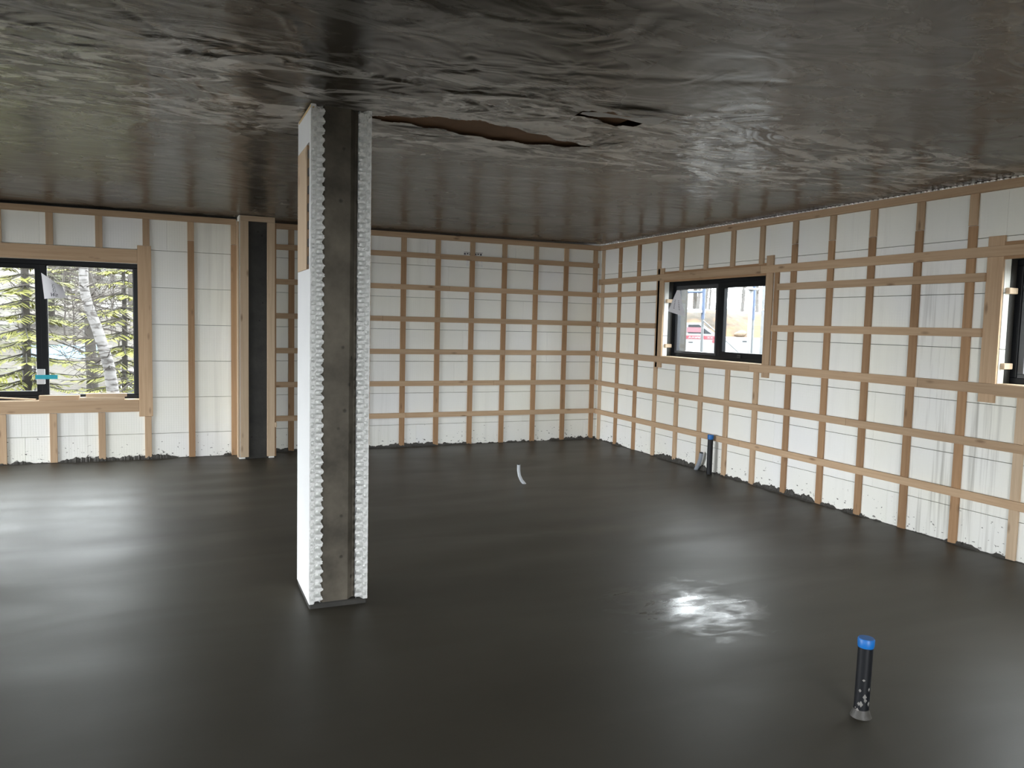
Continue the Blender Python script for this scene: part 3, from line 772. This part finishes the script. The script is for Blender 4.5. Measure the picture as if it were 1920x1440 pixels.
#OUTSIDE
# ------------------------------------------------------------------ outdoors
def ground_material():
    n = NT('thawing_ground'); v = n.coord()
    f = n.noise(v, 0.55, 5, 0.6); f2 = n.noise(v, 3.0, 4, 0.6)
    c = n.mix(n.ramp(f2, [(0.3, 0), (0.7, 1)]), (0.014, 0.011, 0.007), (0.034, 0.026, 0.017))
    geo = n.n('ShaderNodeNewGeometry'); sp_ = n.n('ShaderNodeSeparateXYZ'); n.l(geo.outputs['Normal'], sp_.inputs[0])
    flat = n.ramp(sp_.outputs[2], [(0.965, 0.0), (0.994, 1.0)])
    sx = n.n('ShaderNodeSeparateXYZ'); n.l(v, sx.inputs[0])
    f = n.math('ADD', f, n.ramp(n.math('MULTIPLY', sx.outputs[0], 0.1), [(0.1, 0.0), (0.6, 0.10)]))      # more snow left on the east side
    snow = n.math('MULTIPLY', n.ramp(f, [(0.61, 0), (0.69, 1)]), flat)
    c = n.mix(snow, c, (0.15, 0.154, 0.16))
    rust = n.math('MULTIPLY', n.ramp(n.noise(v, 0.8, 3), [(0.40, 0), (0.55, 1)]), n.ramp(n.math('MULTIPLY', sx.outputs[0], 0.1), [(0.1, 0.0), (0.5, 1.0)]))
    c = n.mix(n.math('MULTIPLY', n.math('SUBTRACT', 1.0, flat, True), rust), c, (0.085, 0.045, 0.019))
    n.bsdf(c, 0.9, n.bump(f2, 0.6, 0.08)); return n.m
def sstep(t): t = np.clip(t, 0, 1); return t*t*(3-2*t)
def terrain_z(X, Y):
    s = (X-CX)*0.62+(Y-CY)*0.785; lat = (X-CX)*0.785-(Y-CY)*0.62
    east = sstep((lat+7)/5)
    bank = 2.75*sstep((s-32.0+1.0*vnoise(X, Y, 3, 3, 51))/3.2)*east + 0.02*np.clip(s-36, 0, 80)*east
    north = -0.45*sstep((Y-1)/4)*(1-east) + (0.17*np.clip(Y-15.5, 0, 60))*(1-east)
    inb = (X > XW-1.5) & (X < 1.5) & (Y < 1.5)
    bump_ = 0.10*vnoise(X, Y, 2.3, 2.3, 52)+0.25*vnoise(X, Y, 7, 7, 53)*(s > 20)
    return -0.20 + np.where(inb, 0.0, bank+north+bump_-0.05)
v, q = grid(-60, 70, -45, 75, 0.7, terrain_z)
ground = struct(np_mesh('ground', v, q, ground_material()))
def gz(x, y): return float(terrain_z(np.array([x]), np.array([y]))[0])

M_BIRCH = NT('birch_bark')
_v = M_BIRCH.coord((6, 6, 26)); _f = M_BIRCH.noise(_v, 1.0, 4, 0.6)
M_BIRCH.bsdf(M_BIRCH.mix(M_BIRCH.ramp(_f, [(0.50, 0), (0.60, 1)]), (0.115, 0.108, 0.105), (0.022, 0.018, 0.015)), 0.8); M_BIRCH = M_BIRCH.m
M_BARK = plain('grey_bark', (0.024, 0.020, 0.016), 0.9, 0.4, 14)
M_BARKP = plain('pale_grey_bark', (0.058, 0.053, 0.050), 0.9, 0.35, 10)
M_TWIG = plain('brown_twigs', (0.028, 0.022, 0.018), 0.9, 0.3, 10)
M_NEED = plain('yellow_green_needles', (0.115, 0.116, 0.018), 0.8, 0.45, 5)
M_NEEDD = plain('olive_needles', (0.060, 0.062, 0.022), 0.8, 0.45, 5)

def bare_mesh(seed, h, r, twist=0.5, nb=34, twigs=5):
    """trunk mesh and branch mesh of a leafless tree"""
    q = random.Random(seed); T = MB(); B = MB()
    pts = []; x = y = 0.0
    for i in range(9):
        z = h*i/8; pts.append(Vector((x, y, z-0.2))); x += q.gauss(0, .05*twist*h/8); y += q.gauss(0, .05*twist*h/8)
    T.tube(pts, [r*(1.15-0.95*i/8) for i in range(9)], 9)
    for b in range(nb):
        s = q.uniform(0.12, 0.98); k = min(int(s*8), 7); p = pts[k].lerp(pts[k+1], s*8-k)
        a = q.uniform(0, 6.283); L = h*q.uniform(.06, .145)*(1.15-s*.7); el = q.uniform(-.15, .75)
        d = Vector((math.cos(a)*math.cos(el), math.sin(a)*math.cos(el), math.sin(el)))
        br = [p, p+d*L*.35, p+d*L*.7+Vector((0, 0, q.gauss(0, .06)*L)), p+d*L+Vector((q.gauss(0, .1)*L, q.gauss(0, .1)*L, q.gauss(.02, .12)*L))]
        rr = r*(.34-.2*s)+.004; B.tube(br, [rr, rr*.75, rr*.5, rr*.2], 4, False)
        for t in range(twigs):
            w = q.uniform(.3, 1); i = min(int(w*3), 2); p2 = br[i].lerp(br[i+1], w*3-i)
            d2 = (d+Vector((q.gauss(0, .7), q.gauss(0, .7), q.gauss(0, .5)))).normalized()*L*q.uniform(.25, .55)
            B.tube([p2, p2+d2*.5+Vector((0, 0, q.gauss(0, .03))), p2+d2], [.0075, .006, .0035], 3, False)
    return T, B
def spruce_mesh(seed, h, spread, z0=0.5, dz=0.26, nbr=6):
    q = random.Random(seed); T = MB(); F = MB()
    T.tube([(0, 0, -.3), (0.02, 0, h*.5), (0, 0.02, h)], [.085*h/6, .055*h/6, .008], 9)
    z = z0
    while z < h*.97:
        R_ = spread*(1-z/h)**.75*q.uniform(.8, 1.1)+.15
        for b in range(nbr):
            a = 6.283*b/nbr+q.uniform(-.5, .5); L = R_*q.uniform(.7, 1.15)
            dr = Vector((math.cos(a), math.sin(a), 0)); sd = Vector((-math.sin(a), math.cos(a), 0))
            P = lambda s: Vector((0, 0, z))+dr*L*s+Vector((0, 0, -.30*L*s+.16*L*s*s*s))
            T.tube([P(0), P(.4), P(.75), P(1)], [.016, .012, .008, .003], 3, False)
            m = max(int(L/.055), 6)
            for i in range(m):
                s = .14+.86*i/m; c_ = P(s)
                for sg in (-1, 1):
                    ln = (.34*L*(1.05-s)+.09)*q.uniform(.6, 1.2); dd = (sd*sg*.8+dr*.6+Vector((0, 0, q.uniform(-.5, -.05)))).normalized()
                    wv = (dr*.7-sd*sg*.5+Vector((0, 0, q.uniform(-.4, .4)))).normalized()*q.uniform(.014, .026)
                    F.add([c_, c_+dd*ln*.5+wv, c_+dd*ln, c_+dd*ln*.5-wv], [(0, 1, 2, 3)])
        z += dz*q.uniform(.75, 1.2)
    return T, F
PROTO = {}
def proto_bare(key, seed, h, r, bark, **k):
    T, B = bare_mesh(seed, h, r, **k); t = T.build('trunk', bark, None, True); b = B.build('branches', M_TWIG, None)
    b['kind'] = 'stuff'; PROTO[key] = (t, b)
def proto_spruce(key, seed, h, sp_, mat, **k):
    T, F = spruce_mesh(seed, h, sp_, **k); t = T.build('trunk', M_BARK, None, True); f = F.build('needle_sprays', mat, None)
    f['kind'] = 'stuff'; PROTO[key] = (t, f)
USED = set()
def plant(key, name, label, cat, x, y, rz, sc=1.0, group=None):
    root = thing(name, label, cat, (x, y, gz(x, y)), rz, group); root.scale = (sc, sc, sc)
    for p in PROTO[key]:
        c = p if key not in USED else p.copy()
        if key in USED: COL.objects.link(c)
        c.parent = root
    USED.add(key); return root
proto_bare('bare_a', 101, 9.0, .11, M_BARK); proto_bare('bare_b', 102, 8.0, .085, M_BARKP, twist=.9, nb=44)
proto_bare('bare_c', 103, 10.0, .14, M_BARK, nb=40); proto_bare('thicket', 104, 3.2, .03, M_TWIG, twist=1.5, nb=46, twigs=7)
proto_spruce('spruce_y', 111, 6.5, 1.25, M_NEED); proto_spruce('spruce_o', 112, 9.0, 1.4, M_NEEDD, dz=.36)
proto_spruce('spruce_n', 113, 4.6, 1.15, M_NEED, z0=.35, dz=.24)

# birch right outside the left window
by = 5.0
birch = thing('birch_tree', 'leaning white birch trunk close outside the left window', 'tree', (-6.40, by, gz(-6.4, by)))
bp = [(-6.36, -.75), (-6.42, .21), (-6.48, .71), (-6.52, .88), (-6.59, 1.15), (-6.65, 1.37), (-6.735, 1.62), (-6.79, 1.80), (-6.83, 2.02), (-6.835, 2.33), (-6.80, 2.9), (-6.7, 3.8), (-6.72, 5.2), (-6.6, 6.6)]
bb = Vector(birch.location)
MB().tube([Vector((a, by+.02*math.sin(i), z))-bb for i, (a, z) in enumerate(bp)], [.105, .098, .092, .09, .086, .083, .08, .076, .073, .070, .066, .058, .04, .015], 12).build('trunk', M_BIRCH, birch, True)
qb = random.Random(77); mb = MB()
for i in range(46):
    k = qb.randrange(1, 12); p = Vector((bp[k][0], by, bp[k][1]))-bb; a = qb.uniform(0, 6.28); L_ = qb.uniform(.35, .85)
    d = Vector((math.cos(a), math.sin(a)*.7, qb.uniform(-.35, .5)))
    p1 = p+d*L_*.5; p2 = p+d*L_+Vector((0, 0, qb.uniform(-.3, .1))); mb.tube([p, p1, p2], [.013, .009, .004], 4, False)
    for t_ in range(4):
        s_ = p1.lerp(p2, qb.random()); mb.tube([s_, s_+Vector((qb.gauss(0, .28), qb.gauss(0, .2), qb.gauss(-.05, .18)))], [.006, .003], 3, False)
o = mb.build('branches', M_TWIG, birch); o['kind'] = 'stuff'

plant('spruce_n', 'spruce_tree', 'small yellow-green spruce just behind the birch trunk outside the left window', 'tree', -6.35, 6.8, 0.4, 1.0)
plant('spruce_y', 'spruce_tree', 'yellow-green spruce seen left of the birch through the left window', 'tree', -8.05, 7.6, 1.3, 1.0)
plant('spruce_o', 'spruce_tree', 'tall olive spruce filling the left pane of the left window', 'tree', -9.7, 10.0, 2.0, 1.0)
plant('spruce_y', 'spruce_tree', 'yellow-green spruce seen right of the birch through the left window', 'tree', -5.5, 9.4, 2.6, 0.95)
gq = random.Random(21)
TAKEN = [(-6.4, 5.0, 1.0), (-6.35, 6.8, 1.2), (-8.05, 7.6, 1.3), (-9.7, 10.0, 1.5), (-5.5, 9.4, 1.3), (-8.15, 14.0, 1.2), (-6.0, 13.4, 1.1)]
def free(x, y, r):
    if all(math.hypot(x-a, y-b) > r+c for a, b, c in TAKEN): TAKEN.append((x, y, r)); return True
    return False
n_ = 0
while n_ < 70:
    y = 9.5+36*gq.random()**1.4; x = -5.48+(y+9.64)*gq.uniform(-.32, .03)
    key = gq.choice(['bare_a', 'bare_b', 'bare_c', 'spruce_o', 'spruce_o']); n_ += 1
    if not free(x, y, 1.15 if key != 'spruce_o' else 1.4): continue
    if key == 'spruce_o': plant(key, 'spruce_tree', 'olive spruce deeper in the woods beyond the left window', 'tree', x, y, gq.uniform(0, 6), gq.uniform(.8, 1.0), 'background spruces beyond the left window')
    else: plant(key, 'bare_tree', 'leafless grey tree deeper in the woods beyond the left window', 'tree', x, y, gq.uniform(0, 6), gq.uniform(.8, 1.1), 'leafless trees beyond the left window')
n_ = 0
while n_ < 160:
    n_ += 1; y = gq.uniform(10, 26); x = -5.48+(y+9.64)*gq.uniform(-.28, .0)
    if free(x, y, .5): plant('thicket', 'bare_shrub', 'leafless brown shrub in the undergrowth beyond the left window', 'shrub', x, y, gq.uniform(0, 6), gq.uniform(.8, 1.3), 'leafless undergrowth beyond the left window')

# blue tarp shelter and grey shed far behind the left window
ts = thing('tarp_shelter', 'bright blue tarp shelter among the trees beyond the left window', 'shelter', (-8.15, 14.0, gz(-8.15, 14)))
b0 = Vector(ts.location); z0 = -b0.z
M_TARP = plain('blue_tarp', (0.035, 0.095, 0.14), 0.5, 0.2, 3)
tv = []; tf = []
for i in range(13):
    for j, (yy, zz) in enumerate(((-.55, .46), (-.25, .62), (0.0, .80), (.35, .60), (.6, .46))):
        s_ = i/12; tv.append((-0.90+1.70*s_+(0.22*(1-abs(yy))-.1)*(1 if i == 0 else 0), yy, zz+z0+.025*math.sin(i*1.9+j)-.03*math.sin(math.pi*s_)))
for i in range(12):
    for j in range(4): tf.append((i*5+j, (i+1)*5+j, (i+1)*5+j+1, i*5+j+1))
o = mesh_obj('tarp_roof', tv, tf, M_TARP, ts, True)
for x, y in ((-.75, -.5), (.7, -.5), (-.75, .5), (.7, .5)): MB().tube([(x, y, -.1), (x, y, z0+.47)], .03, 8).build('post', M_BARKP, ts)
sh = thing('grey_shed', 'low flat-topped grey shed in the lower right corner of the left window', 'shed', (-6.02, 13.4, gz(-6, 13.4)))
z0 = -sh.location.z
M_SHED = plain('weathered_grey_board', (0.060, 0.064, 0.060), 0.8, 0.2, 8)
MB().box(-.72, .9, -.6, .6, -.1, z0+.10, .01).build('walls', M_SHED, sh)
MB().box(-.76, .94, -.64, .64, z0+.10, z0+.14, .008).build('flat_roof', M_BARKP, sh)
MB().box(-.735, .915, -.625, -.6, z0-.30, z0-.24, .004).build('white_rail', M_WHITE, sh)

M_FOAMOUT = plain('weathered_foam', (0.11, 0.118, 0.125), 0.8, 0.06, 3)
# --- view through the right-hand window
wing = wall('exterior_wall', 'y', 2.83, 1, -6.5, -0.05, [], 12, M_FOAMOUT)
for a, b, c, d in ((-.22, -.14, 2.10, 2.20), (-.29, -.26, 2.03, 2.16), (-.26, -.13, 1.69, 1.715), (-.25, -.215, 1.585, 1.69), (-.17, -.14, 1.60, 1.64)):
    mb = MB(); mb.box(2.827, 2.8315, a, b, c, d); mb.build('ink_print', M_INK, wing)

M_BLUEP = plain('blue_scaffold_paint', (0.022, 0.038, 0.075), 0.5, 0.2, 8)
M_GALV = plain('galvanised_tube', (0.055, 0.060, 0.063), 0.4, 0.2, 12)
M_SNOWW = plain('white_paint', (0.15, 0.155, 0.16), 0.5, 0.05, 8)
sc_o = thing('scaffold', 'blue and grey tube scaffold standing outside the small right window', 'scaffold', (3.85, 2.75, gz(3.85, 2.75)))
b0 = Vector(sc_o.location)
def T3(pts, r, name, m): MB().tube([Vector(q)-b0 for q in pts], r, 10).build(name, m, sc_o, True)
P0, P1, P2 = (2.95, 4.5), (3.85, 2.75), (4.24, 1.79)
zg = b0.z
for P_ in (P0, P1, P2):
    T3([(*P_, zg-.05), (*P_, 1.78)], .027, 'standard', M_GALV); T3([(*P_, 1.78), (*P_, 4.2)], .034, 'standard', M_BLUEP)
for z in (2.30, 3.3): T3([(*P0, z), (*P1, z)], .024, 'ledger', M_BLUEP)
T3([(*P1, 3.6), (*P2, 3.6)], .024, 'ledger', M_BLUEP)
T3([(*P1, 1.76), ((P1[0]*.45+P2[0]*.55), (P1[1]*.45+P2[1]*.55), 1.34), (*P2, 0.98)], .013, 'diagonal_brace', M_GALV)
mb = MB(); a_ = Vector((*P0, 1.93))-b0; c_ = Vector((*P1, 1.90))-b0; nv = Vector((.8, .45, 0)).normalized()*.12
mb.add([a_-nv, c_-nv, c_+nv, a_+nv, a_-nv+Vector((0, 0, .05)), c_-nv+Vector((0, 0, .05)), c_+nv+Vector((0, 0, .05)), a_+nv+Vector((0, 0, .05))],
       [(0, 3, 2, 1), (4, 5, 6, 7), (0, 1, 5, 4), (1, 2, 6, 5), (2, 3, 7, 6), (3, 0, 4, 7)]); mb.build('plank', M_SNOWW, sc_o)
wp = thing('white_post', 'slim white post beside the scaffold outside the small right window', 'post', (3.27, 0.72, gz(3.27, .72)))
MB().box(-.026, .026, -.026, .026, -.1, 2.55, .004).build('post_shaft', M_SNOWW, wp); MB().box(-.08, .08, -.08, .08, 2.55, 2.58, .004).build('post_cap', M_SNOWW, wp)

# pickup truck
ang = math.atan2(-.607, .795); DT = 28.0
tx, ty = CX+DT*.6155, CY+DT*.788
truck = thing('pickup_truck', 'white pickup truck with a red lettered stripe parked beyond the small right window', 'truck', (tx, ty, -0.20), ang)
M_TRW = plain('white_truck_paint', (0.145, 0.15, 0.155), 0.25, 0.02, 4)
M_TRR = plain('red_stripe_paint', (0.11, 0.014, 0.022), 0.3, 0.1, 8)
M_TRG = plain('smoked_car_glass', (0.02, 0.022, 0.025), 0.08, 0.1, 4)
M_PINK = plain('pink_reflective_panel', (0.12, 0.035, 0.045), 0.4, 0.1, 6)
M_TYRE = plain('tyre_rubber', (0.008, 0.008, 0.008), 0.8, 0.1, 12)
def prism(prof, y0, y1):
    mb = MB(); n = len(prof); mb.add([(x, y0, z) for x, z in prof]+[(x, y1, z) for x, z in prof],
        [tuple(range(n)), tuple(range(2*n-1, n-1, -1))]+[(i, i+n, (i+1) % n+n, (i+1) % n) for i in range(n)]); return mb
prism([(-3.7, .55), (-3.75, 1.10), (-3.55, 1.28), (-2.3, 1.40), (-2.2, 1.58), (0.02, 1.58), (0.04, 1.52), (1.95, 1.50), (2.0, 1.0), (1.95, .5)], 0, 1.85).build('body', M_TRW, truck)
prism([(-2.25, 1.58), (-1.75, 1.98), (-.55, 2.0), (0.02, 1.58)], .10, 1.75).build('cab_roof', M_TRW, truck)
prism([(-1.98, 1.62), (-1.62, 1.92), (-1.05, 1.92), (-1.05, 1.62)], .085, .11).build('side_window', M_TRG, truck)
prism([(-0.98, 1.62), (-0.98, 1.92), (-.62, 1.93), (-.18, 1.62)], .085, .11).build('side_window', M_TRG, truck)
MB().box(-1.02, -0.50, .075, .084, 1.66, 1.83, .003).build('pink_panel', M_PINK, truck)
MB().box(-2.3, 0.02, -.006, .002, 1.42, 1.55, .002).build('red_stripe', M_TRR, truck)
mb = MB(); x = -0.95                                  # blurred white lettering, unreadable in the photo
for ch in 'AAWWA XX':
    if ch != ' ':
        for (a, b, c, d) in {'A': ((0, 0, .5, 1), (.5, 1, 1, 0), (.25, .4, .75, .4)), 'W': ((0, 1, .25, 0), (.25, 0, .5, .8), (.5, .8, .75, 0), (.75, 0, 1, 1)), 'X': ((0, 0, 1, 1), (0, 1, 1, 0))}[ch]:
            mb.tube([(x+a*.085, -.010, 1.445+b*.08), (x+c*.085, -.010, 1.445+d*.08)], .010, 4)
    x += .105
mb.build('stripe_lettering', M_SNOWW, truck)['kind'] = 'stuff'
for x in (-2.85, 1.05):
    for y in (.02, 1.62):
        wh = MB().tube([(x, y, .37), (x, y+.21, .37)], .37, 22).build('wheel', M_TYRE, truck, True)
        MB().tube([(x, y-.012, .37), (x, y+.02, .37)], .19, 16).build('hubcap', M_GALV, wh, True)
MB().tube([(-.10, -.02, 1.36), (-.10, .01, 1.36)], .055, 12).build('red_lamp', M_TRR, truck)
MB().box(.86, 1.12, -.012, .004, 1.37, 1.41, .003).build('dark_handle', M_TRG, truck)
MB().box(-.95, -.80, -.02, .004, 1.30, 1.33, .003).build('door_handle', M_TRG, truck)

# boulders and trees of the bank
def boulder(label, x, y, r, mat, seed):
    rd = np.random.default_rng(seed); me = bpy.data.meshes.new('boulder'); import bmesh
    bm = bmesh.new(); bmesh.ops.create_icosphere(bm, subdivisions=3, radius=r)
    A = rd.normal(size=(5, 3)); ph = rd.random(5)*6
    for v_ in bm.verts:
        q = np.array(v_.co)/r; k = 1+0.13*sum(math.sin(float(A[i]@q)*1.6+ph[i]) for i in range(5)); v_.co *= k; v_.co.z *= .75
    bm.to_mesh(me); bm.free(); me.materials.append(mat)
    o = bpy.data.objects.new('boulder', me); COL.objects.link(o); o.location = (x, y, gz(x, y)+r*.35); return tag(o, label, 'rock')
M_ROCK = concrete('grey_boulder', (0.022, 0.022, 0.021), (0.075, 0.075, 0.072)); M_ROCKT = concrete('tan_boulder', (0.055, 0.036, 0.02), (0.115, 0.082, 0.052))
for lab, u, D_, r, m, s_ in (('large grey boulder on the bank seen just left of the scaffold post', .7225, 31.4, .62, M_ROCK, 1), ('grey boulder behind the truck cab, right of the scaffold post', .783, 30.9, .40, M_ROCK, 2),
        ('tan boulder low on the earth bank seen in the right pane', .814, 32.0, .52, M_ROCKT, 3), ('small pale stone high on the bank in the right pane', .826, 33.6, .22, M_ROCKT, 4), ('rust-brown boulder at the foot of the bank in the right pane', .842, 31.0, .34, M_ROCKT, 5)):
    y = D_/math.hypot(1, u); boulder(lab, CX+u*y, CY+y, r, m, s_)
n_ = 0
while n_ < 90:
    n_ += 1; D_ = gq.uniform(37, 60); u = gq.uniform(.64, .94); y = D_/math.hypot(1, u)
    if free(CX+u*y, CY+y, .85): plant(gq.choice(['bare_b', 'bare_b', 'bare_c']), 'bare_tree', 'leafless pale tree on top of the snowy bank beyond the right window', 'tree', CX+u*y, CY+y, gq.uniform(0, 6), gq.uniform(.7, .9), 'leafless trees on the bank')
